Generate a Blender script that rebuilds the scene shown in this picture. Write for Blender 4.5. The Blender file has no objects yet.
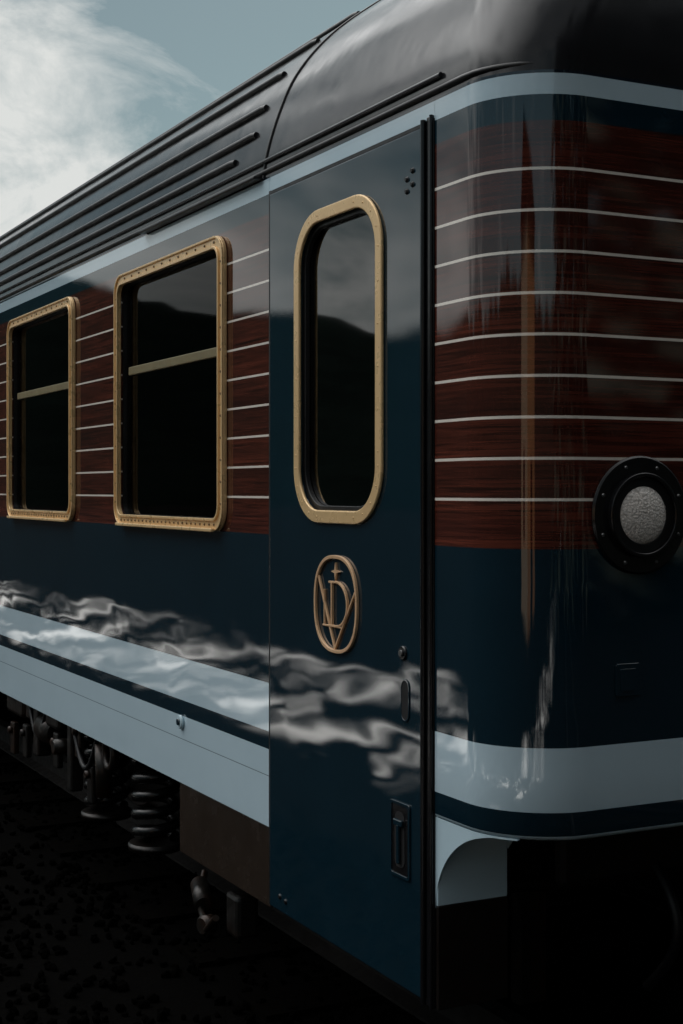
import bpy, bmesh, math, random
from mathutils import Vector, Matrix
random.seed(7)
sc = bpy.context.scene
col = sc.collection

# ------------------------------------------------------------------ node helpers
class NT:
    def __init__(s, name):
        s.m = bpy.data.materials.new(name); s.m.use_nodes = True
        s.t = s.m.node_tree; s.n = s.t.nodes; s.l = s.t.links
        s.b = s.n["Principled BSDF"]
    def new(s, t, **kw):
        n = s.n.new(t)
        for k, v in kw.items(): setattr(n, k, v)
        return n
    def put(s, sock, v):
        if hasattr(v, "is_output") or hasattr(v, "links"): s.l.new(v, sock)
        else: sock.default_value = v
    def math(s, op, a, b=0.0):
        n = s.new("ShaderNodeMath", operation=op)
        s.put(n.inputs[0], a); s.put(n.inputs[1], b)
        return n.outputs[0]
    def mix(s, f, a, b, mode="MIX"):
        n = s.new("ShaderNodeMix", data_type="RGBA", blend_type=mode)
        s.put(n.inputs[0], f); s.put(n.inputs[6], a); s.put(n.inputs[7], b)
        return n.outputs[2]
    def coord(s, scale=(1,1,1), loc=(0,0,0)):
        tc = s.new("ShaderNodeTexCoord"); mp = s.new("ShaderNodeMapping")
        s.l.new(tc.outputs["Object"], mp.inputs[0])
        mp.inputs["Scale"].default_value = scale; mp.inputs["Location"].default_value = loc
        return mp.outputs[0]
    def noise(s, scale, detail=4, rough=0.5, vscale=(1,1,1), dist=0.0, loc=(0,0,0)):
        n = s.new("ShaderNodeTexNoise"); s.l.new(s.coord(vscale, loc), n.inputs["Vector"])
        n.inputs["Scale"].default_value = scale; n.inputs["Detail"].default_value = detail
        n.inputs["Roughness"].default_value = rough; n.inputs["Distortion"].default_value = dist
        return n.outputs["Fac"]
    def rng(s, v, a, b, c, d):
        n = s.new("ShaderNodeMapRange")
        s.put(n.inputs[0], v)
        for i, x in enumerate((a, b, c, d)): n.inputs[i+1].default_value = x
        return n.outputs[0]
    def bump(s, h, dist, strength=1.0, normal=None):
        n = s.new("ShaderNodeBump"); s.put(n.inputs["Height"], h)
        n.inputs["Distance"].default_value = dist; n.inputs["Strength"].default_value = strength
        if normal is not None: s.l.new(normal, n.inputs["Normal"])
        return n.outputs[0]
def C(*a): return (a[0], a[1], a[2], 1.0)

def simple(name, color, rough=0.5, metal=0.0, ior=1.5, var=0.25, nscale=8.0, bump=0.0, bscale=40, second=None):
    t = NT(name); b = t.b
    n = t.noise(nscale, 5)
    c2 = C(*[x*(1-var) for x in color]); c1 = C(*[min(1, x*(1+var)) for x in color])
    c = t.mix(n, c2, c1)
    if second: c = t.mix(t.rng(t.noise(nscale*0.9, 6, 0.7, loc=(3, 1, 2)), 0.45, 0.62, 0, 1), c, C(*second))
    t.put(b.inputs["Base Color"], c)
    t.put(b.inputs["Roughness"], t.rng(t.noise(nscale*2.3, 3), 0.3, 0.7, max(0.02, rough*0.8), min(1, rough*1.2)))
    b.inputs["Metallic"].default_value = metal; b.inputs["IOR"].default_value = ior
    if bump: t.put(b.inputs["Normal"], t.bump(t.noise(bscale, 4), bump))
    return t.m

DARK = C(0.010, 0.017, 0.028)
B1 = C(0.0045, 0.018, 0.028); B2 = C(0.0066, 0.025, 0.039)
def paint_finish(t, wav=0.0024):
    b = t.b
    tc = t.new("ShaderNodeTexCoord"); sp = t.new("ShaderNodeSeparateXYZ"); t.l.new(tc.outputs["Object"], sp.inputs[0])
    low = t.rng(sp.outputs[2], 1.75, 1.3, 0.14, 1.0)      # thinner lower sheet metal is wavier
    w1 = t.math("MULTIPLY", t.noise(2.6, 1.0, 0.4, (1, 1.0, 2.2), 0.3), low)
    w2 = t.noise(1.1, 1, 0.4, (1, 1, 1.6))
    n1 = t.bump(w1, wav)
    n0 = t.bump(w2, 0.002, normal=n1)
    n2 = t.bump(t.noise(900, 1), 0.00001, normal=n0)
    t.l.new(n2, b.inputs["Normal"])
    t.put(b.inputs["Roughness"], t.rng(t.noise(3.5, 6, 0.65), 0.35, 0.75, 0.010, 0.040))
    b.inputs["IOR"].default_value = 1.86

def livery():
    t = NT("livery_paint")
    tc = t.new("ShaderNodeTexCoord"); sp = t.new("ShaderNodeSeparateXYZ")
    t.l.new(tc.outputs["Object"], sp.inputs[0]); z = sp.outputs[2]
    g1 = t.noise(1.0, 6, 0.65, (3.0, 3.0, 130.0), 0.4)
    g2 = t.noise(1.0, 3, 0.5, (1.1, 1.1, 22.0))
    pl = t.math("FLOOR", t.math("DIVIDE", t.math("SUBTRACT", z, 1.728), 0.0937))
    wn = t.new("ShaderNodeTexWhiteNoise", noise_dimensions="1D"); t.l.new(pl, wn.inputs["W"])
    wood = t.mix(t.rng(g1, 0.34, 0.66, 0, 1), C(0.024, 0.0068, 0.0050), C(0.170, 0.040, 0.024))
    wood = t.mix(t.rng(g2, 0.35, 0.7, 0.0, 0.7), wood, C(0.032, 0.0098, 0.0075))
    wood = t.mix(t.math("MULTIPLY", wn.outputs["Value"], 0.45), wood, C(0.024, 0.009, 0.008))
    fine = t.noise(5.0, 5, 0.6)
    wht = t.mix(fine, C(0.51, 0.655, 0.735), C(0.57, 0.72, 0.80))
    blu = t.mix(fine, B1, B2)
    def st(th): return t.math("GREATER_THAN", z, th)
    c = t.mix(t.math("LESS_THAN", t.math("ABSOLUTE", t.math("SUBTRACT", z, 0.885)), 0.0012), wht, C(0.16, 0.2, 0.23))
    c = t.mix(st(0.966), c, blu)
    c = t.mix(st(1.020), c, wht)
    c = t.mix(st(1.166), c, blu)
    fr = t.math("FRACT", t.math("DIVIDE", t.math("SUBTRACT", z, 1.728-0.0937/2), 0.0937))
    ln = t.math("LESS_THAN", t.math("ABSOLUTE", t.math("SUBTRACT", fr, 0.5)), 0.036)
    ln = t.math("MULTIPLY", ln, t.math("LESS_THAN", z, 2.50))
    ln = t.math("MULTIPLY", ln, st(1.70))
    wl = t.mix(ln, wood, C(0.84, 0.78, 0.70))
    c = t.mix(st(1.616), c, wl)
    c = t.mix(st(2.586), c, blu)
    c = t.mix(st(2.645), c, wht)
    c = t.mix(st(2.693), c, DARK)
    t.put(t.b.inputs["Base Color"], c)
    paint_finish(t)
    return t.m
M_liv = livery()
t = NT("door_paint"); t.put(t.b.inputs["Base Color"], t.mix(t.noise(5, 5), B1, B2)); paint_finish(t, 0.0027); M_door = t.m
t = NT("roof_paint"); t.put(t.b.inputs["Base Color"], t.mix(t.noise(4, 6), C(0.009, 0.010, 0.012), C(0.017, 0.017, 0.019)))
t.put(t.b.inputs["Roughness"], t.rng(t.noise(5, 6, 0.7), 0.3, 0.75, 0.10, 0.26)); t.b.inputs["IOR"].default_value = 1.5
t.put(t.b.inputs["Normal"], t.bump(t.noise(3, 3), 0.004)); M_roof = t.m
M_rib = simple("roof_rib_paint", (0.006, 0.006, 0.007), 0.4)
M_blk = simple("black_rubber", (0.005, 0.005, 0.006), 0.45)
M_seal = simple("black_seal_gloss", (0.007, 0.007, 0.008), 0.2)
M_gold = simple("brass_frame_paint", (0.84, 0.575, 0.29), 0.30, 0.25, var=0.05, nscale=9)
M_bolt = simple("bolt_brass", (0.16, 0.10, 0.05), 0.4, 0.4)
M_embl = simple("bronze_emblem", (0.74, 0.47, 0.27), 0.32, 0.25, var=0.08, nscale=20)
M_int = simple("dark_interior", (0.004, 0.004, 0.005), 0.8)
M_bar = simple("window_bar_beige", (0.20, 0.16, 0.075), 0.5)
M_under = simple("underframe_black", (0.006, 0.0055, 0.005), 0.42, 0.2, var=0.5, bump=0.002, second=(0.012, 0.007, 0.005))
M_spring = simple("spring_black", (0.009, 0.0088, 0.0088), 0.25, 0.3, var=0.3)
M_rust = simple("rusty_steel", (0.020, 0.010, 0.007), 0.7, 0.2, var=0.5, bump=0.002)
M_brown = simple("brown_step_box", (0.034, 0.024, 0.018), 0.25, 0.2, var=0.35, nscale=5)
M_dkbrown = simple("dark_step_box", (0.009, 0.006, 0.005), 0.4, 0.1, var=0.35, nscale=5)
M_white = simple("skirt_white", (0.53, 0.69, 0.77), 0.15, var=0.06, nscale=4)
M_rail = simple("rail_steel", (0.008, 0.006, 0.005), 0.6, 0.3)
M_slp = simple("sleeper_timber", (0.0022, 0.0019, 0.0016), 0.95, bump=0.004)
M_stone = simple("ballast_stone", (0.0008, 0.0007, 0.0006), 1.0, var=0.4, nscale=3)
for m_ in (M_slp, M_stone): m_.node_tree.nodes["Principled BSDF"].inputs["Specular IOR Level"].default_value = 0.01
M_chr = simple("dull_steel", (0.18, 0.18, 0.18), 0.35, 0.8)

def glass_mat(name, ior, tint):
    m = bpy.data.materials.new(name); m.use_nodes = True; n = m.node_tree.nodes; l = m.node_tree.links; n.clear()
    o = n.new("ShaderNodeOutputMaterial"); mx = n.new("ShaderNodeMixShader"); fr = n.new("ShaderNodeFresnel")
    tr = n.new("ShaderNodeBsdfTransparent"); gl = n.new("ShaderNodeBsdfGlossy")
    ns = n.new("ShaderNodeTexNoise"); ns.inputs["Scale"].default_value = 1.3
    tc = n.new("ShaderNodeTexCoord"); l.new(tc.outputs["Object"], ns.inputs["Vector"])
    bp = n.new("ShaderNodeBump"); bp.inputs["Distance"].default_value = 0.001; l.new(ns.outputs["Fac"], bp.inputs["Height"])
    l.new(bp.outputs[0], gl.inputs["Normal"])
    fr.inputs[0].default_value = ior; tr.inputs[0].default_value = tint; gl.inputs["Roughness"].default_value = 0.03
    l.new(fr.outputs[0], mx.inputs[0]); l.new(tr.outputs[0], mx.inputs[1]); l.new(gl.outputs[0], mx.inputs[2]); l.new(mx.outputs[0], o.inputs[0])
    return m
M_glass = glass_mat("tinted_glass", 1.20, C(0.55, 0.55, 0.5))
M_glassd = glass_mat("door_glass", 2.1, C(0.25, 0.25, 0.24))

# ------------------------------------------------------------------ mesh helpers
train = bpy.data.objects.new("passenger_train_car", None); col.objects.link(train)
def add(name, me, mat, parent=train, smooth=False):
    ob = bpy.data.objects.new(name, me); col.objects.link(ob)
    if mat and not me.materials: me.materials.append(mat)
    if parent: ob.parent = parent
    for p in me.polygons: p.use_smooth = smooth
    return ob
def rrect(y0, y1, z0, z1, r, n=8):
    P = []
    for cy, cz, a0 in ((y1-r, z1-r, 0), (y0+r, z1-r, 90), (y0+r, z0+r, 180), (y1-r, z0+r, 270)):
        for i in range(n+1):
            a = math.radians(a0+90*i/n); P.append((cy+r*math.cos(a), cz+r*math.sin(a)))
    return P
def cu_mesh(cu, name):
    o = bpy.data.objects.new("tmp", cu)
    me = bpy.data.meshes.new_from_object(o); bpy.data.objects.remove(o); me.name = name; me.materials.clear()
    return me
def plate(name, loops, x0, x1, mat, bevel=0.0, plane="X", parent=train):
    cu = bpy.data.curves.new(name, "CURVE"); cu.dimensions = "2D"; cu.fill_mode = "BOTH"
    cu.extrude = abs(x1-x0)/2 - bevel; cu.bevel_depth = bevel; cu.bevel_resolution = 2; cu.offset = -bevel
    for L in loops:
        s = cu.splines.new("POLY"); s.points.add(len(L)-1)
        for p, q in zip(s.points, L): p.co = (q[0], q[1], 0, 1)
        s.use_cyclic_u = True
    me = cu_mesh(cu, name)
    xc = (x0+x1)/2
    for v in me.vertices:
        a, b, c = v.co
        v.co = (c+xc, a, b) if plane == "X" else (a, xc-c, b)
    return add(name, me, mat, parent)
def box(name, x0, x1, y0, y1, z0, z1, mat, bevel=0.0, parent=train):
    bm = bmesh.new(); bmesh.ops.create_cube(bm, size=1)
    c = Vector(((x0+x1)/2, (y0+y1)/2, (z0+z1)/2))
    for v in bm.verts: v.co = Vector((v.co.x*(x1-x0), v.co.y*(y1-y0), v.co.z*(z1-z0)))
    if bevel: bmesh.ops.bevel(bm, geom=bm.edges[:], offset=bevel, segments=2, affect="EDGES", profile=0.5)
    bmesh.ops.translate(bm, verts=bm.verts, vec=c)
    me = bpy.data.meshes.new(name); bm.to_mesh(me); bm.free()
    return add(name, me, mat, parent)
def cyl(name, c, axis, r, h, mat, seg=32, r2=None, bevel=0.0, parent=train, smooth=True):
    bm = bmesh.new(); bmesh.ops.create_cone(bm, cap_ends=True, segments=seg, radius1=r, radius2=r if r2 is None else r2, depth=h)
    if bevel:
        es = [e for e in bm.edges if any(len(f.verts) > 4 for f in e.link_faces)]
        bmesh.ops.bevel(bm, geom=es, offset=bevel, segments=2, affect="EDGES")
    q = Vector((0, 0, 1)).rotation_difference(Vector(axis)).to_matrix()
    bmesh.ops.rotate(bm, verts=bm.verts, cent=(0, 0, 0), matrix=q); bmesh.ops.translate(bm, verts=bm.verts, vec=c)
    me = bpy.data.meshes.new(name); bm.to_mesh(me); bm.free()
    ob = add(name, me, mat, parent)
    for p in me.polygons: p.use_smooth = smooth and len(p.vertices) <= 4
    return ob
def tube(name, pts, r, mat, cyclic=False, parent=train, res=4, multi=False):
    cu = bpy.data.curves.new(name, "CURVE"); cu.dimensions = "3D"; cu.bevel_depth = r; cu.bevel_resolution = res; cu.use_fill_caps = True
    for P in (pts if multi else [pts]):
        s = cu.splines.new("POLY"); s.points.add(len(P)-1)
        for p, q in zip(s.points, P): p.co = (q[0], q[1], q[2], 1)
        s.use_cyclic_u = cyclic
    return add(name, cu_mesh(cu, name), mat, parent, smooth=True)
def multi_bolts(name, pts, r, h, mat, axis=(-1, 0, 0)):
    bm = bmesh.new(); q = Vector((0, 0, 1)).rotation_difference(Vector(axis)).to_matrix().to_4x4()
    for p in pts:
        bmesh.ops.create_cone(bm, cap_ends=True, segments=10, radius1=r, radius2=r*0.6, depth=h, matrix=Matrix.Translation(p) @ q)
    me = bpy.data.meshes.new(name); bm.to_mesh(me); bm.free()
    return add(name, me, mat)

# ------------------------------------------------------------------ body shell
W, LEN = 2.8, 16.0
def outline(si, ei, r, y_start=LEN, n=20):
    r = min(r, W/2-si-0.001)
    P = [(si, y_start)]
    if y_start > 2: P += [(si, 8.0), (si, 3.0), (si, 1.6)]
    P.append((si, max(ei+r+0.01, 0.30)))
    for i in range(n+1):
        a = math.radians(180+90*i/n); P.append((si+r+r*math.cos(a), ei+r+r*math.sin(a)))
    for k in (0.25, 0.5, 0.75): P.append((si+r+(W-2*si-2*r)*k, ei))
    for i in range(n+1):
        a = math.radians(270+90*i/n); P.append((W-si-r+r*math.cos(a), ei+r+r*math.sin(a)))
    P += [(W-si, max(ei+r+0.01, 0.30)), (W-si, 3.0), (W-si, 8.0), (W-si, LEN)]
    return P
def loft(name, rings, mat, cap_top=False):
    bm = bmesh.new(); R = [[bm.verts.new(p) for p in r] for r in rings]
    for a, b in zip(R, R[1:]):
        for i in range(len(a)-1):
            bm.faces.new((a[i+1], a[i], b[i], b[i+1]))
    if cap_top: bm.faces.new(R[-1])
    bmesh.ops.recalc_face_normals(bm, faces=bm.faces[:])
    me = bpy.data.meshes.new(name); bm.to_mesh(me); bm.free()
    ob = add(name, me, mat)
    for p in me.polygons: p.use_smooth = len(p.vertices) <= 4
    return ob
CR = 0.20
wl = [(0.952, 0.022), (0.955, 0.010), (0.962, 0.002), (0.970, 0.0), (1.1, 0), (1.3, 0), (1.6, 0), (2.0, 0), (2.4, 0), (2.69, 0), (2.70, 0)]
loft("end_wall_shell", [[(x, y, z) for x, y in outline(i, i, CR, y_start=0.345)] for z, i in wl], M_liv)

prof = [(2.70, 0.0, 0.0), (2.78, 0.012, 0.004), (2.90, 0.05, 0.018), (3.02, 0.105, 0.05), (3.14, 0.20, 0.12), (3.25, 0.33, 0.26),
        (3.355, 0.50, 0.45), (3.43, 0.75, 0.75), (3.48, 1.05, 1.05), (3.50, 1.38, 1.38)]
def cat(p0, p1, p2, p3, t):
    return tuple(0.5*((2*b)+(-a+c)*t+(2*a-5*b+4*c-d)*t*t+(-a+3*b-3*c+d)*t**3) for a, b, c, d in zip(p0, p1, p2, p3))
LV = []
for i in range(len(prof)-1):
    p0 = prof[max(i-1, 0)]; p3 = prof[min(i+2, len(prof)-1)]
    for k in range(5): LV.append(cat(p0, prof[i], prof[i+1], p3, k/5))
LV.append(prof[-1])
loft("roof_shell", [[(x, y, z) for x, y in outline(si, ei, CR+0.75*si)] for z, si, ei in LV], M_roof, cap_top=True)
def roofpt(z):
    for a, b in zip(LV, LV[1:]):
        if a[0] <= z <= b[0]:
            k = (z-a[0])/(b[0]-a[0]); return a[1]+(b[1]-a[1])*k
k = 0
for z, ys in ((2.80, 1.62), (2.865, 1.50), (2.955, 1.50), (3.075, 1.52), (3.19, 1.50), (3.30, 1.5), (3.40, 1.5), (3.46, 1.5)):
    x = roofpt(z); k += 1
    tube("roof_rib_%d" % k, [(x-0.001, ys, z), (x-0.004, ys+0.03, z+0.002), (x-0.004, 6, z+0.002), (x-0.004, LEN-0.1, z+0.002)], 0.0105, M_rib)
    tube("roof_rib_far_%d" % k, [(W-x+0.002, 1.50, z+0.002), (W-x+0.002, LEN-0.1, z+0.002)], 0.0105, M_rib)
k = 0
for y in (1.36, 7.0, 12.0):
    k += 1
    tube("roof_seam_%d" % k, [(si-0.001, y, z) for z, si, ei in LV] + [(W-si+0.001, y, z) for z, si, ei in LV[::-1]], 0.0045, M_rib)
def cornice(off, z, ymax, r=CR):
    P = [(-off, ymax, z), (-off, 1.5, z), (-off, 0.21, z)]
    for i in range(1, 8):
        a = math.radians(180+60*i/7); P.append((r+(r+off-0.012*i/7)*math.cos(a), r+(r+off-0.012*i/7)*math.sin(a), z))
    return P
tube("roof_gutter", cornice(0.001, 2.716, LEN), 0.0075, M_rib)
tube("roof_gutter_far", [(W+0.002, 0.16, 2.716), (W+0.002, LEN, 2.716)], 0.008, M_rib)
tube("roof_bead", [(0.002, LEN, 2.750), (0.002, 1.5, 2.750), (0.002, 0.32, 2.750)], 0.007, M_roof)
box("drip_ledge", -0.030, -0.002, 1.37, 2.44, 2.697, 2.708, M_rib, 0.004)

wins = []
WW = 1.108
y = 1.650
while y + WW < LEN-1.0:
    wins.append((y, y+WW)); y += 1.672
F = 0.036
loops = [[(1.322, 0.73), (LEN, 0.73), (LEN, 2.70), (1.322, 2.70)]]
for a, b in wins: loops.append(rrect(a+F, b-F, 1.615+F, 2.58-F, 0.05))
plate("side_wall", loops, 0.0, 0.006, M_liv, 0.0015)
plate("lintel_over_door", [[(0.346, 2.652), (1.320, 2.652), (1.320, 2.70), (0.346, 2.70)]], 0.0, 0.03, M_liv)
plate("far_wall_skirt", [[(0.345, 0.73), (LEN, 0.73), (LEN, 0.955), (0.345, 0.955)]], W-0.03, W, M_liv)
box("rear_wall", 0, W, LEN, LEN+0.04, 0.95, 2.7, M_liv)
plate("rear_roof_wall", [[(si, z) for z, si, ei in LV] + [(W-si, z) for z, si, ei in LV[::-1]]], LEN, LEN+0.04, M_roof, plane="Y")
box("floor", 0.035, W-0.035, 0.25, LEN-0.05, 1.00, 1.06, M_int)
box("end_floor", 0.22, W-0.22, 0.03, 0.249, 0.965, 1.03, M_int)
box("corridor_partition", 1.0, 1.05, 0.4, LEN-0.1, 1.07, 3.0, M_int)
box("vestibule_wall", 0.1, 0.99, 1.42, 1.46, 1.07, 2.65, M_int)
for i, (a, b) in enumerate(wins):
    z0, z1 = 1.615, 2.58
    s_ = "_%d" % (i+1)
    plate("window_frame"+s_, [rrect(a, b, z0, z1, 0.075), rrect(a+0.040, b-0.040, z0+0.040, z1-0.040, 0.045)], -0.014, -0.001, M_gold, 0.003)
    plate("window_outer_lip"+s_, [rrect(a+0.001, b-0.001, z0+0.001, z1-0.001, 0.074), rrect(a+0.009, b-0.009, z0+0.009, z1-0.009, 0.066)], -0.020, -0.0135, M_gold, 0.002)
    plate("window_inner_lip"+s_, [rrect(a+0.033, b-0.033, z0+0.033, z1-0.033, 0.051), rrect(a+0.042, b-0.042, z0+0.042, z1-0.042, 0.043)], -0.021, -0.0135, M_gold, 0.002)
    plate("window_jamb"+s_, [rrect(a+0.02, b-0.02, z0+0.02, z1-0.02, 0.06), rrect(a+F+0.006, b-F-0.006, z0+F+0.006, z1-F-0.006, 0.043)], 0.0065, 0.10, M_blk)
    plate("window_glass"+s_, [rrect(a+F+0.001, b-F-0.001, z0+F+0.001, z1-F-0.001, 0.049)], 0.022, 0.026, M_glass)
    box("window_bar"+s_, 0.009, 0.0215, a+F+0.010, b-F-0.06, 2.190, 2.222, M_bar, 0.003)
    pts = []
    n = 24
    for j in range(n):
        yy = a+0.08+(b-a-0.16)*j/(n-1)
        if j % 2 == 0: pts.append(Vector((-0.0155, yy, z1-0.021)))
        pts.append(Vector((-0.0155, yy, z0+0.021)))
    for j in range(12):
        zz = z0+0.09+(z1-z0-0.18)*j/11
        pts.append(Vector((-0.0155, a+0.021, zz))); pts.append(Vector((-0.0155, b-0.021, zz)))
    multi_bolts("window_bolts"+s_, pts, 0.0050, 0.004, M_bolt)
    box("window_sill"+s_, -0.034, -0.0205, a+0.06, b-0.06, z0-0.002, z0+0.010, M_gold, 0.003)
    box("compartment_table"+s_, 0.12, 0.62, (a+b)/2-0.22, (a+b)/2+0.22, 1.66, 1.69, M_dkbrown, 0.006)
    box("seat_back"+s_, 0.30, 0.95, b+0.10, b+0.24, 1.3, 2.15, M_dkbrown, 0.03)
box("ceiling", 0.05, W-0.05, 1.47, LEN-0.1, 2.66, 2.69, M_int)

# door
dy0, dy1, dz0, dz1 = 0.402, 1.306, 0.50, 2.640
a, b, z0, z1 = 0.588, 1.118, 1.658, 2.535
T = 0.036
plate("door_leaf", [[(dy0, dz0), (dy1, dz0), (dy1, dz1), (dy0, dz1)], rrect(a+T-.006, b-T+.006, z0+T-.006, z1-T+.006, 0.125, 12)], -0.006, 0.028, M_door, 0.004)
plate("door_gasket", [rrect(a+T-.005, b-T+.005, z0+T-.005, z1-T+.005, 0.124, 12), rrect(a+T+0.012, b-T-0.012, z0+T+0.012, z1-T-0.012, 0.11, 12)], 0.0, 0.0145, M_blk, 0.002)
plate("door_glass_pane", [rrect(a+T-.005, b-T+.005, z0+T-.005, z1-T+.005, 0.124, 12)], 0.015, 0.019, M_glassd)
plate("door_window_frame", [rrect(a, b, z0, z1, 0.155, 14), rrect(a+T, b-T, z0+T, z1-T, 0.119, 14)], -0.016, -0.0065, M_gold, 0.004)
pts = []
for a_ in rrect(a+.018, b-.018, z0+.018, z1-.018, 0.137, 4): pts.append(Vector((-0.0165, a_[0], a_[1])))
for zz in [1.85+0.11*i for i in range(5)]: pts += [Vector((-0.0165, a+.018, zz)), Vector((-0.0165, b-.018, zz))]
multi_bolts("door_frame_bolts", pts, 0.003, 0.002, M_gold)
box("door_backing", 0.070, 0.090, 0.37, 1.40, 0.97, 1.60, M_int)
box("door_seal_edge", -0.002, 0.03, 1.3075, 1.3205, 0.50, 2.652, M_blk)
box("door_seal_top", -0.002, 0.03, 0.39, 1.307, 2.6415, 2.6505, M_blk)
tube("door_seal_bead", [(-0.006, 0.391, 0.49), (-0.006, 0.391, 2.655)], 0.007, M_seal)
box("door_post", -0.003, 0.03, 0.349, 0.382, 0.49, 2.660, M_seal, 0.003)
tube("door_post_bead", [(-0.005, 0.354, 0.49), (-0.005, 0.354, 2.660)], 0.005, M_seal)
multi_bolts("door_hinge_bolts", [Vector((-0.009, 0.470, 2.525)), Vector((-0.009, 0.442, 2.542)), Vector((-0.009, 0.442, 2.508)), Vector((-0.009, 0.470, 2.495))], 0.008, 0.006, M_blk)
cyl("door_lock", (-0.008, 0.488, 1.341), (-1, 0, 0), 0.018, 0.008, M_seal, bevel=0.002)
cyl("door_lock_core", (-0.014, 0.488, 1.341), (-1, 0, 0), 0.008, 0.006, M_chr)
plate("door_grip_rim", [rrect(0.457, 0.499, 1.170, 1.276, 0.0205), rrect(0.461, 0.495, 1.174, 1.272, 0.0168)], -0.009, -0.0065, M_door, 0.001)
plate("door_grip_slot", [rrect(0.461, 0.495, 1.174, 1.272, 0.0168)], -0.0078, -0.0065, M_int)
plate("door_handle_plate", [rrect(0.452, 0.552, 0.775, 0.965, 0.008), rrect(0.460, 0.544, 0.783, 0.957, 0.006)], -0.011, -0.0065, M_door, 0.001)
plate("door_handle_recess", [rrect(0.460, 0.544, 0.783, 0.957, 0.006)], -0.008, -0.0065, M_seal)
plate("door_handle_pocket", [rrect(0.478, 0.528, 0.80, 0.94, 0.02)], -0.0095, -0.0082, M_int)
box("door_handle_lever", -0.018, -0.0098, 0.495, 0.508, 0.81, 0.91, M_door, 0.003)
box("door_handle_tee", -0.018, -0.0098, 0.480, 0.524, 0.905, 0.922, M_door, 0.003)
multi_bolts("door_base_bolts", [Vector((-0.008, 1.23, 0.545)), Vector((-0.008, 1.19, 0.54))], 0.009, 0.006, M_blk)

# emblem
EY, EZ, EA, EB = 0.856, 1.438, 0.130, 0.134
def E(px, py): return (-0.011, EY-px/24*EA, EZ-py/50*EB)
def P_(px, py): q = E(px, py); return (q[1], q[2])
def se(f):
    R_ = []
    for i in range(72):
        a_ = 2*math.pi*i/72; c_, s_ = math.cos(a_), math.sin(a_); n_ = 2.45
        R_.append(P_(24*f*math.copysign(abs(c_)**(2/n_), c_), 50*f*math.copysign(abs(s_)**(2/n_), s_)))
    return R_
plate("emblem_ring", [se(1.0), se(0.925)], -0.015, -0.0065, M_embl, 0.0015)
def stroke(name, pts, w):
    L, R_ = [], []
    for i, p in enumerate(pts):
        a_ = Vector(pts[max(i-1, 0)]); b_ = Vector(pts[min(i+1, len(pts)-1)]); d = (b_-a_).normalized(); nn = Vector((-d.y, d.x))*w/2
        L.append(tuple(Vector(p)+nn)); R_.append(tuple(Vector(p)-nn))
    plate(name, [L+R_[::-1]], stroke.x, -0.0065, M_embl, 0.001); stroke.x -= 0.0004
stroke.x = -0.0125
stroke("emblem_v_left", [P_(-19.5, -27), P_(-1, 45)], 0.009)
stroke("emblem_v_right", [P_(21, -14), P_(-1, 46)], 0.006)
stroke("emblem_l_stem", [P_(-12.5, -14), P_(-12.5, 23)], 0.005)
stroke("emblem_l_foot", [P_(-14, 23), P_(7, 23)], 0.005)
stroke("emblem_d_stem", [P_(-4, -22), P_(-4, 24)], 0.0075)
D = [P_(-7, -22)]
for i in range(15):
    a_ = math.radians(-90+180*i/14); D.append(P_(1+12*math.cos(a_), 22.5*math.sin(a_)))
D.append(P_(-6, 22.5)); stroke("emblem_d_bowl", D, 0.006)
S = []
for i in range(8):
    a_ = math.pi/4*i; r = 7.0 if i % 2 == 0 else 1.9
    S.append((EY+r*math.sin(a_)*0.0036, EZ+0.089+r*math.cos(a_)*0.0036))
plate("emblem_star", [S], -0.013, -0.0065, M_embl)

def sidepath(s):
    L1 = 0.345-CR
    if s <= L1: return (0.0, 0.345-s)
    a = (s-L1)/CR
    return (CR-CR*math.cos(a), CR-CR*math.sin(a))
bm = bmesh.new(); N = 40; top = []; bot = []; topi = []; boti = []
for i in range(N+1):
    s = 0.29*(i/N)**1.6; x, y_ = sidepath(s)
    kx = min(1, s/0.28); zb = 0.735+0.222*math.sqrt(max(0, 1-(1-kx)**2))
    zb = min(zb, 0.953)
    top.append(bm.verts.new((x+0.003, y_+0.002, 0.958))); bot.append(bm.verts.new((x+0.003, y_+0.002, zb)))
    topi.append(bm.verts.new((x+0.014, y_+0.008, 0.958))); boti.append(bm.verts.new((x+0.014, y_+0.008, zb)))
for i in range(N):
    bm.faces.new((top[i], top[i+1], bot[i+1], bot[i])); bm.faces.new((bot[i], bot[i+1], boti[i+1], boti[i])); bm.faces.new((topi[i], boti[i], boti[i+1], topi[i+1]))
bmesh.ops.recalc_face_normals(bm, faces=bm.faces[:])
me = bpy.data.meshes.new("skirt_gusset"); bm.to_mesh(me); bm.free(); add("skirt_gusset", me, M_white)
box("step_well_panel", 0.004, 0.205, 0.338, 0.346, 0.742, 0.965, M_white, 0.002)
box("step_well_base", 0.004, 0.205, 0.336, 0.3475, 0.49, 0.7415, M_dkbrown, 0.002)
plate("step_well_web", [[(0.206, 0.96), (0.285, 0.96), (0.206, 0.86)]], 0.336, 0.344, M_white, plane="Y")
box("step_well_body", 0.035, 0.205, 0.349, 1.32, 0.49, 0.95, M_int)
box("step_box_side", 0.006, 0.03, 1.326, 2.10, 0.485, 0.728, M_brown, 0.003)
box("step_box_body", 0.035, 0.5, 1.33, 2.08, 0.50, 0.99, M_under)
cyl("skirt_plug", (-0.006, 2.06, 0.945), (-1, 0, 0), 0.024, 0.012, M_white, bevel=0.002)
cyl("skirt_plug_core", (-0.014, 2.06, 0.945), (-1, 0, 0), 0.011, 0.008, M_door)

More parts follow.
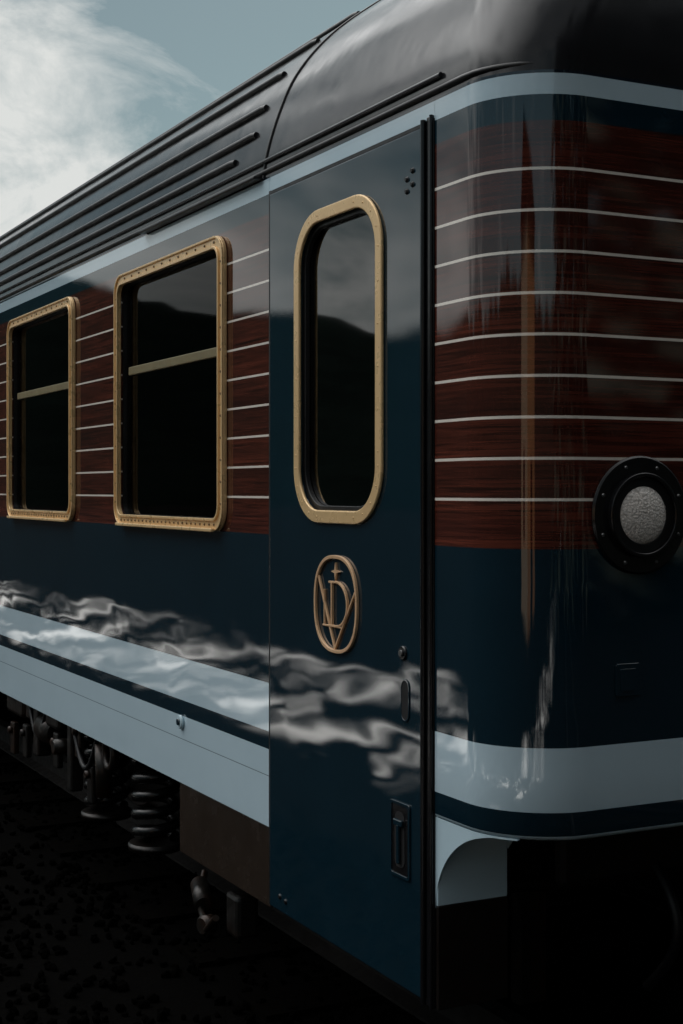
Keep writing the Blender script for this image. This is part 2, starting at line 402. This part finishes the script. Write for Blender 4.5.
# head lamp on the end wall
LX, LZ = 0.342, 1.692
cyl("lamp_flange", (LX, -0.006, LZ), (0, -1, 0), 0.137, 0.011, M_seal, seg=64, bevel=0.004)
def ringY(name, r0, r1, y0, y1, mat, bevel=0.003):
    c1 = [(LX+r1*math.cos(2*math.pi*i/56), LZ+r1*math.sin(2*math.pi*i/56)) for i in range(56)]
    c0 = [(LX+r0*math.cos(2*math.pi*i/56), LZ+r0*math.sin(2*math.pi*i/56)) for i in range(56)]
    return plate(name, [c1, c0], y0, y1, mat, bevel, plane="Y")
ringY("lamp_hood", 0.088, 0.098, -0.028, -0.011, M_seal)
ringY("lamp_bezel", 0.066, 0.089, -0.020, -0.011, M_blk)
t = NT("lamp_lens")
vo = t.new("ShaderNodeTexVoronoi"); t.l.new(t.coord((1, 1, 1)), vo.inputs["Vector"]); vo.inputs["Scale"].default_value = 170
t.put(t.b.inputs["Base Color"], t.mix(vo.outputs["Distance"], C(0.95, 0.88, 0.82), C(0.5, 0.46, 0.42)))
t.put(t.b.inputs["Normal"], t.bump(vo.outputs["Distance"], 0.002)); t.b.inputs["Roughness"].default_value = 0.2
bm = bmesh.new(); bmesh.ops.create_uvsphere(bm, u_segments=40, v_segments=20, radius=0.068)
for v in bm.verts: v.co = Vector((v.co.x+LX, v.co.y*0.3-0.014, v.co.z+LZ))
me = bpy.data.meshes.new("lamp_lens"); bm.to_mesh(me); bm.free(); add("lamp_lens", me, t.m, smooth=True)
multi_bolts("lamp_bolts", [Vector((LX+0.118*math.cos(a_), -0.013, LZ+0.118*math.sin(a_))) for a_ in [math.radians(22+45*i) for i in range(8)]], 0.005, 0.004, M_chr, axis=(0, -1, 0))
plate("end_hatch", [rrect(0.275, 0.345, 1.275, 1.35, 0.006)], -0.004, -0.001, M_door, 0.001, plane="Y")
plate("end_hatch_lid", [rrect(0.287, 0.333, 1.287, 1.338, 0.004)], -0.006, -0.0045, M_door, 0.0005, plane="Y")
plate("end_door", [rrect(1.02, 1.78, 0.99, 2.62, 0.06)], -0.02, -0.001, M_door, 0.004, plane="Y")
plate("end_door_window", [rrect(1.16, 1.64, 1.75, 2.45, 0.08)], -0.026, -0.0205, M_blk, 0.002, plane="Y")
for x in (0.98, 1.82):
    tube("end_grab_rail", [(x, -0.002, 1.3), (x, -0.05, 1.32), (x, -0.05, 2.1), (x, -0.002, 2.12)], 0.012, M_seal)

# ------------------------------------------------------------------ running gear
def helix(c, r, h, turns, n=14):
    return [(c[0]+r*math.cos(2*math.pi*i/n), c[1]+r*math.sin(2*math.pi*i/n), c[2]+h*i/(n*turns)) for i in range(int(n*turns)+1)]
def bogie(y0):
    for ax in (-1.2, 1.2):
        ya = y0+ax
        cyl("axle", (W/2, ya, 0.575), (1, 0, 0), 0.07, 1.7, M_under)
        for x, s in ((0.66, 1), (W-0.66, -1)):
            cyl("wheel_tread", (x, ya, 0.575), (1, 0, 0), 0.415, 0.12, M_rust, seg=48, bevel=0.01)
            cyl("wheel_flange", (x+0.07*s, ya, 0.575), (1, 0, 0), 0.44, 0.025, M_rust, seg=48, bevel=0.005)
            cyl("wheel_hub", (x-0.09*s, ya, 0.575), (1, 0, 0), 0.12, 0.10, M_under, bevel=0.01)
        for x in (0.36, W-0.36):
            box("axle_box", x-0.10, x+0.10, ya-0.14, ya+0.14, 0.47, 0.70, M_under, 0.025)
            cyl("axle_box_cap", (x-0.11 if x < 1 else x+0.11, ya, 0.575), (1, 0, 0), 0.085, 0.05, M_under, bevel=0.01)
            for dy in (-0.26, 0.26):
                tube("primary_spring", helix((x, ya+dy, 0.50), 0.065, 0.26, 5), 0.015, M_spring, res=3)
                box("spring_seat", x-0.09, x+0.09, ya+dy-0.09, ya+dy+0.09, 0.465, 0.49, M_under, 0.006)
    for x in (0.34, W-0.34):
        box("bogie_beam", x-0.07, x+0.07, y0-1.62, y0+1.62, 0.76, 0.88, M_under, 0.02)
        box("bogie_beam_drop", x-0.08, x+0.08, y0-0.55, y0+0.55, 0.42, 0.56, M_under, 0.02)
        for dy in (-0.62, 0.62): box("bogie_leg", x-0.07, x+0.07, y0+dy-0.07, y0+dy+0.07, 0.43, 0.80, M_under, 0.02)
    for x in (0.16, W-0.16):
        for dy in (-0.33, 0.30):
            tube("secondary_spring", helix((x, y0+dy, 0.37), 0.078, 0.32, 4.6, 18), 0.022, M_spring, res=4)
            cyl("spring_plate", (x, y0+dy, 0.345), (0, 0, 1), 0.11, 0.03, M_under, bevel=0.005)
            cyl("spring_cap", (x, y0+dy, 0.72), (0, 0, 1), 0.11, 0.03, M_under, bevel=0.005)
    box("bolster", 0.25, W-0.25, y0-0.2, y0+0.2, 0.58, 0.70, M_under, 0.02)
Y0 = 3.10
bogie(Y0); bogie(LEN-3.4)
M_det = simple("oily_grey_steel", (0.016, 0.014, 0.012), 0.35, 0.4, var=0.5, bump=0.002, second=(0.035, 0.016, 0.009))
ring = [(0.05, 3.02+0.055*math.cos(2*math.pi*i/20), 0.675+0.06*math.sin(2*math.pi*i/20)) for i in range(20)]
tube("lifting_eye", ring, 0.016, M_det, cyclic=True)
cyl("damper_body", (0.07, 3.16, 0.58), (0, 0.1, 1), 0.035, 0.22, M_det)
cyl("damper_rod", (0.07, 3.175, 0.73), (0, 0.1, 1), 0.015, 0.2, M_det)
box("bracket_a", 0.04, 0.10, 3.54, 3.60, 0.42, 0.88, M_under, 0.01)
box("bracket_b", 0.03, 0.16, 3.72, 3.92, 0.66, 0.80, M_det, 0.02)
box("bracket_c", 0.05, 0.12, 4.12, 4.20, 0.48, 0.95, M_under, 0.01)
box("bracket_d", 0.05, 0.20, 4.42, 4.72, 0.62, 0.84, M_det, 0.02)
cyl("brake_cylinder", (0.10, 4.02, 0.62), (0, 1, 0), 0.07, 0.22, M_det, bevel=0.01)
cyl("levelling_valve", (0.06, 3.42, 0.80), (1, 0, 0), 0.045, 0.10, M_det, bevel=0.006)
cyl("valve_cap", (0.05, 3.68, 0.60), (1, 0, 0), 0.035, 0.10, M_det, bevel=0.006)
for i, (yy, zz) in enumerate(((3.30, 0.50), (3.48, 0.66), (3.82, 0.56), (4.30, 0.72), (4.36, 0.52), (4.6, 0.5))):
    box("link_plate_%d" % (i+1), 0.05, 0.08, yy-0.035, yy+0.035, zz-0.08, zz+0.08, M_det if i % 2 else M_under, 0.008)
    cyl("link_pin_%d" % (i+1), (0.045, yy, zz+0.04), (-1, 0, 0), 0.018, 0.03, M_det, seg=12, bevel=0.003)
tube("air_hose", [(0.05, 3.15+0.02*i, 0.76-0.20*math.sin(math.pi*i/20)) for i in range(21)], 0.012, M_blk)
tube("hose_loop", [(0.05, 3.95+0.02*i, 0.74-0.16*math.sin(math.pi*i/16)) for i in range(17)], 0.011, M_blk)
tube("step_lever", [(0.10, 2.10, 0.40), (0.02, 1.95, 0.34), (-0.02, 1.78, 0.30), (-0.02, 1.70, 0.36)], 0.012, M_det)
cyl("lever_joint", (-0.01, 1.80, 0.31), (1, 0.3, 0), 0.032, 0.05, M_det, bevel=0.006)
cyl("lever_cylinder", (0.04, 1.98, 0.36), (0.3, 1, 0.2), 0.032, 0.16, M_det, bevel=0.006)
box("brake_block", 0.02, 0.10, 1.62, 1.72, 0.30, 0.44, M_under, 0.015)
for i, yy in enumerate((7.0, 8.3, 9.5)):
    box("equipment_box_%d" % (i+1), 0.12, 0.9, yy-0.55, yy+0.5, 0.42, 0.98, M_under, 0.02)
box("headstock", 0.35, W-0.35, 0.32, 0.44, 0.74, 0.98, M_under, 0.02)
box("coupler_shank", 1.32, 1.48, -0.35, 0.4, 0.80, 0.93, M_under, 0.02)
box("coupler_head", 1.24, 1.56, -0.52, -0.34, 0.74, 0.98, M_under, 0.04)
for j, x in enumerate((0.66, 0.84)):
    tube("end_hose_%d" % (j+1), [(x, 0.36-0.12*math.sin(math.pi*i/16), 0.80-0.36*i/16) for i in range(17)], 0.014, M_blk)
tube("end_pipe", [(0.25, 0.6, 0.70), (0.6, 0.62, 0.66), (2.4, 0.62, 0.66)], 0.025, M_det)
box("rail_guard", 0.62, 0.72, 0.9, 0.95, 0.22, 0.85, M_det, 0.01)
box("cross_beam", 0.3, 2.5, 1.05, 1.2, 0.55, 0.75, M_det, 0.02)

# ------------------------------------------------------------------ railway track
track = bpy.data.objects.new("railway_track", None); col.objects.link(track)
for x in (W/2-0.7525, W/2+0.7525):
    R_ = [(-0.065, 0.02), (0.065, 0.02), (0.065, 0.03), (0.012, 0.045), (0.012, 0.12), (0.035, 0.13), (0.035, 0.16), (-0.035, 0.16), (-0.035, 0.13), (-0.012, 0.12), (-0.012, 0.045), (-0.065, 0.03)]
    plate("rail", [[(x+a_, b_) for a_, b_ in R_]], -60, 80, M_rail, plane="Y", parent=track)
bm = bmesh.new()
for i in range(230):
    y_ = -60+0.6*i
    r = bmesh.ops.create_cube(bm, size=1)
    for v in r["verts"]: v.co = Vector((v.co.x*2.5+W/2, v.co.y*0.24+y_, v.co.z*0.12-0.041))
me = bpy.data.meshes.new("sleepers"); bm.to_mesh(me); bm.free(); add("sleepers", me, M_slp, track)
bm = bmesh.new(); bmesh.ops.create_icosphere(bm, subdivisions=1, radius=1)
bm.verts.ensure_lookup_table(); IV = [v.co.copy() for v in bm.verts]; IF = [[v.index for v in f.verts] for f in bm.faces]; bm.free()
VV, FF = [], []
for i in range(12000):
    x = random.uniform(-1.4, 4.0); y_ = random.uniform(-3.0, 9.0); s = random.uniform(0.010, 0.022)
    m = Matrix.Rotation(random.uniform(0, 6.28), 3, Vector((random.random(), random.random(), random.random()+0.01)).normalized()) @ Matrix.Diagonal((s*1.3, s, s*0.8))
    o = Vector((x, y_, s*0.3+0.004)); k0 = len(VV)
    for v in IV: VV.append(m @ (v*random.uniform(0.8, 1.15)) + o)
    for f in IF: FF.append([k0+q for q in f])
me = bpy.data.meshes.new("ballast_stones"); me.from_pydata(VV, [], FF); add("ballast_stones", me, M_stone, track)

# ------------------------------------------------------------------ ground: dark cinder bed, pale streaks added to reflect as ripples in the body side
t = NT("ground_gravel")
tc = t.new("ShaderNodeTexCoord"); sp = t.new("ShaderNodeSeparateXYZ"); t.l.new(tc.outputs["Object"], sp.inputs[0])
patch = t.noise(1.0, 2, 0.5, (0.75, 1.0, 1), 0.4, loc=(2.3, 1.1, 0))
line1 = t.rng(t.math("ABSOLUTE", t.math("SUBTRACT", patch, 0.50)), 0.007, 0.013, 1, 0)
blob = t.rng(patch, 0.60, 0.615, 0, 1)
mask = t.rng(t.noise(1.0, 2, 0.5, (0.45, 0.30, 1), 0.0, loc=(7, 3, 0)), 0.45, 0.49, 0, 1)
pm = t.math("MULTIPLY", t.math("MAXIMUM", line1, blob), mask)
zone = t.rng(sp.outputs[0], -2.4, -2.8, 0, 1); zone2 = t.rng(sp.outputs[0], -5.4, -4.8, 0, 1)
pm = t.math("MULTIPLY", t.math("MULTIPLY", pm, zone), zone2)
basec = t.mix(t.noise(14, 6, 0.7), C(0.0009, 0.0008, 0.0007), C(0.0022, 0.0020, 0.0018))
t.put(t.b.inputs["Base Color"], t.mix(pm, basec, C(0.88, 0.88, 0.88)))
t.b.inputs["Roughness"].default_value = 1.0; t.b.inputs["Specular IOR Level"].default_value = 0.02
t.put(t.b.inputs["Normal"], t.bump(t.noise(30, 5, 0.7), 0.01))
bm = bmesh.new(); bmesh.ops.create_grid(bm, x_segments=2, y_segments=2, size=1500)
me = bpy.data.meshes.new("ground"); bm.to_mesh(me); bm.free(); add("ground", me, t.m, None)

# ------------------------------------------------------------------ hills ring
M_hill = simple("forest_hillside", (0.005, 0.008, 0.007), 1.0, var=0.5, nscale=0.15, bump=0.6, bscale=0.3)
M_hill.node_tree.nodes["Principled BSDF"].inputs["Specular IOR Level"].default_value = 0.0
bm = bmesh.new(); rows = []
NA = 360
for j in range(7):
    f = j/6; row = []
    for i in range(NA):
        a_ = 2*math.pi*i/NA
        el = 7.8+0.8*math.sin(a_*3+1)+0.4*math.sin(a_*7+2)+0.25*math.sin(a_*17)+0.3*math.sin(a_*41+1)
        R_ = 150+120*f
        h = (270*math.tan(math.radians(el)))*(math.sin(f*math.pi/2))**1.2
        h += (random.uniform(-1.3, 1.3) if j > 1 else 0)
        row.append(bm.verts.new((R_*math.sin(a_), R_*math.cos(a_), h-0.5 if j else -2)))
    rows.append(row)
for a_, b_ in zip(rows, rows[1:]):
    for i in range(NA):
        k2 = (i+1) % NA; bm.faces.new((a_[i], a_[k2], b_[k2], b_[i]))
me = bpy.data.meshes.new("hills"); bm.to_mesh(me); bm.free(); add("hills", me, M_hill, None, smooth=True)

# ------------------------------------------------------------------ unseen pines, added to cut sky light on the end wall and darken its reflections
M_leaf = simple("pine_needles", (0.012, 0.018, 0.011), 0.95, var=0.5, nscale=0.8)
M_bark = simple("pine_bark", (0.03, 0.022, 0.016), 0.9)
VV, FF, MI = [], [], []
for k in range(38):
    tx = -2.0+(k % 19)*1.9+random.uniform(-0.8, 0.8); ty = (-14.0 if k < 19 else -18)+random.uniform(-1.5, 1.5); H = random.uniform(14, 20)
    k0 = len(VV)
    for q in range(8):
        VV.append((tx+0.22*math.cos(q*math.pi/4), ty+0.22*math.sin(q*math.pi/4), 0))
    VV.append((tx, ty, H))
    for q in range(8): FF.append((k0+q, k0+(q+1) % 8, k0+8)); MI.append(1)
    for q in range(560):
        hz = random.random()**0.85; rad = (1-hz)*3.0*(0.75+0.25*math.sin(hz*40))*random.uniform(0.3, 1)+0.1; a_ = random.uniform(0, 6.283)
        c = Vector((tx+rad*math.cos(a_), ty+rad*math.sin(a_), 1.0+hz*(H-0.6)-rad*0.25)); s = random.uniform(0.3, 0.65)
        u = Vector((math.cos(a_), math.sin(a_), -0.4))*s*1.4; w_ = Vector((-math.sin(a_), math.cos(a_), random.uniform(-.5, .5)))*s
        k0 = len(VV); VV += [c-w_*0.6, c+u, c+w_*0.6, c-u*0.6]; FF.append((k0, k0+1, k0+2, k0+3)); MI.append(0)
me = bpy.data.meshes.new("light_block_pines"); me.from_pydata(VV, [], FF); me.materials.append(M_leaf); me.materials.append(M_bark)
add("light_block_pines", me, None, None); me.polygons.foreach_set("material_index", MI)

# unseen brick hut, added for its orange streak reflected in the rounded corner
hut = bpy.data.objects.new("reflection_hut", None); col.objects.link(hut)
t = NT("orange_brick"); br = t.new("ShaderNodeTexBrick"); t.l.new(t.coord((1, 1, 1)), br.inputs["Vector"])
br.inputs["Scale"].default_value = 4; br.inputs["Color1"].default_value = C(0.38, 0.17, 0.06); br.inputs["Color2"].default_value = C(0.30, 0.13, 0.05); br.inputs["Mortar"].default_value = C(0.28, 0.2, 0.13)
t.l.new(br.outputs["Color"], t.b.inputs["Base Color"]); t.b.inputs["Roughness"].default_value = 0.85
hx, hy = -12.0, -10.8
box("walls", hx-1.8, hx+1.8, hy-1.8, hy+1.8, 0, 5.2, t.m, parent=hut)
plate("gable_roof", [[(hx-2.1, 5.2), (hx+2.1, 5.2), (hx, 6.5)]], hy-2.1, hy+2.1, M_slp, plane="Y", parent=hut)
box("door", hx+1.8, hx+1.85, hy-0.5, hy+0.4, 0, 2.1, M_slp, parent=hut)
box("window", hx-0.5, hx+0.5, hy+1.8, hy+1.84, 1.2, 2.2, M_seal, parent=hut)

# ------------------------------------------------------------------ world
w = bpy.data.worlds.new("World"); sc.world = w; w.use_nodes = True
n = w.node_tree.nodes; l = w.node_tree.links
bg = n["Background"]; bg.inputs[1].default_value = 0.12
sky = n.new("ShaderNodeTexSky"); sky.sky_type = "NISHITA"; sky.sun_disc = False
sv = Vector((0.46, 0.52, 0.86)).normalized()
sky.sun_elevation = math.asin(sv.z); sky.sun_rotation = math.atan2(sv.x, sv.y); sky.dust_density = 1.0; sky.air_density = 1.0
tc = n.new("ShaderNodeTexCoord"); mp = n.new("ShaderNodeMapping"); l.new(tc.outputs["Generated"], mp.inputs[0]); mp.inputs["Scale"].default_value = (1, 1, 2.0); mp.inputs["Location"].default_value = (0.3, 0.1, 0.2)
no = n.new("ShaderNodeTexNoise"); l.new(mp.outputs[0], no.inputs["Vector"]); no.inputs["Scale"].default_value = 6.0; no.inputs["Detail"].default_value = 9; no.inputs["Roughness"].default_value = 0.62; no.inputs["Distortion"].default_value = 0.6
def wm(op, a, b):
    m = n.new("ShaderNodeMath"); m.operation = op
    for i, v in enumerate((a, b)):
        if hasattr(v, "links"): l.new(v, m.inputs[i])
        else: m.inputs[i].default_value = v
    return m.outputs[0]
def wr(v, a, b, c, d):
    m = n.new("ShaderNodeMapRange"); l.new(v, m.inputs[0])
    for i, x in enumerate((a, b, c, d)): m.inputs[i+1].default_value = x
    return m.outputs[0]
def wmix(f, a, b, mode="MIX"):
    m = n.new("ShaderNodeMix"); m.data_type = "RGBA"; m.blend_type = mode
    for i, v in ((0, f), (6, a), (7, b)):
        if hasattr(v, "links"): l.new(v, m.inputs[i])
        else: m.inputs[i].default_value = v
    return m.outputs[2]
def wdot(v):
    d = n.new("ShaderNodeVectorMath"); d.operation = "DOT_PRODUCT"; l.new(tc.outputs["Generated"], d.inputs[0]); d.inputs[1].default_value = Vector(v).normalized()
    return d.outputs["Value"]
sep = n.new("ShaderNodeSeparateXYZ"); l.new(tc.outputs["Generated"], sep.inputs[0])
high = wr(sep.outputs[2], 0.34, 0.62, 0.0, 1.0)       # bright cloud overhead, out of view, added as fill light; fades toward the horizon
fill_bias = wr(sep.outputs[1], -0.45, 0.35, 0.0, 1.0)     # added weighting: overhead fill lights the side and leaves the end wall dark
sm = wm("ADD", no.outputs["Fac"], wr(wdot((0.18, 0.94, 0.205)), 0.982, 1.0, -0.06, 0.23))   # cloud bank over the train
sm = wm("ADD", sm, wr(wdot((-0.55, 0.80, 0.22)), 0.90, 0.985, 0.0, 0.18))                   # unseen cloud bank, added to haze the upper side and door glass by reflection
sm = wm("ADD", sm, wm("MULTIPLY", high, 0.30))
fac = wr(sm, 0.50, 0.73, 0.0, 1.0)
hs = n.new("ShaderNodeHueSaturation"); l.new(sky.outputs[0], hs.inputs["Color"]); hs.inputs["Saturation"].default_value = 0.60; hs.inputs["Value"].default_value = 0.42
tn = wmix(1.0, hs.outputs[0], (0.86, 1.03, 0.94, 1), "MULTIPLY")
deck = wmix(fill_bias, (1.8, 1.9, 2.0, 1), (25.0, 25.1, 25.0, 1))
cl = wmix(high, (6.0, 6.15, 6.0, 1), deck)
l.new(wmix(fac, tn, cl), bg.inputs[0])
sd = bpy.data.lights.new("sun", "SUN"); sd.energy = 5.0; sd.angle = math.radians(0.5); sd.color = (1.0, 0.94, 0.85)
so = bpy.data.objects.new("sun", sd); col.objects.link(so); so.rotation_euler = sv.to_track_quat("Z", "Y").to_euler(); so.location = (20, 10, 30)

# ------------------------------------------------------------------ camera
cd = bpy.data.cameras.new("camera"); co = bpy.data.objects.new("camera", cd); col.objects.link(co)
cd.sensor_width = 36; cd.lens = 1450/1024*36; cd.shift_y = -22/1024; cd.clip_end = 5000; cd.clip_start = 0.05
co.location = (-1.8, -2.68, 1.75)
co.rotation_euler = (math.radians(90), 0, -math.atan(741/1450))
sc.camera = co
sc.view_settings.view_transform = "Standard"; sc.view_settings.look = "None"; sc.view_settings.exposure = 0
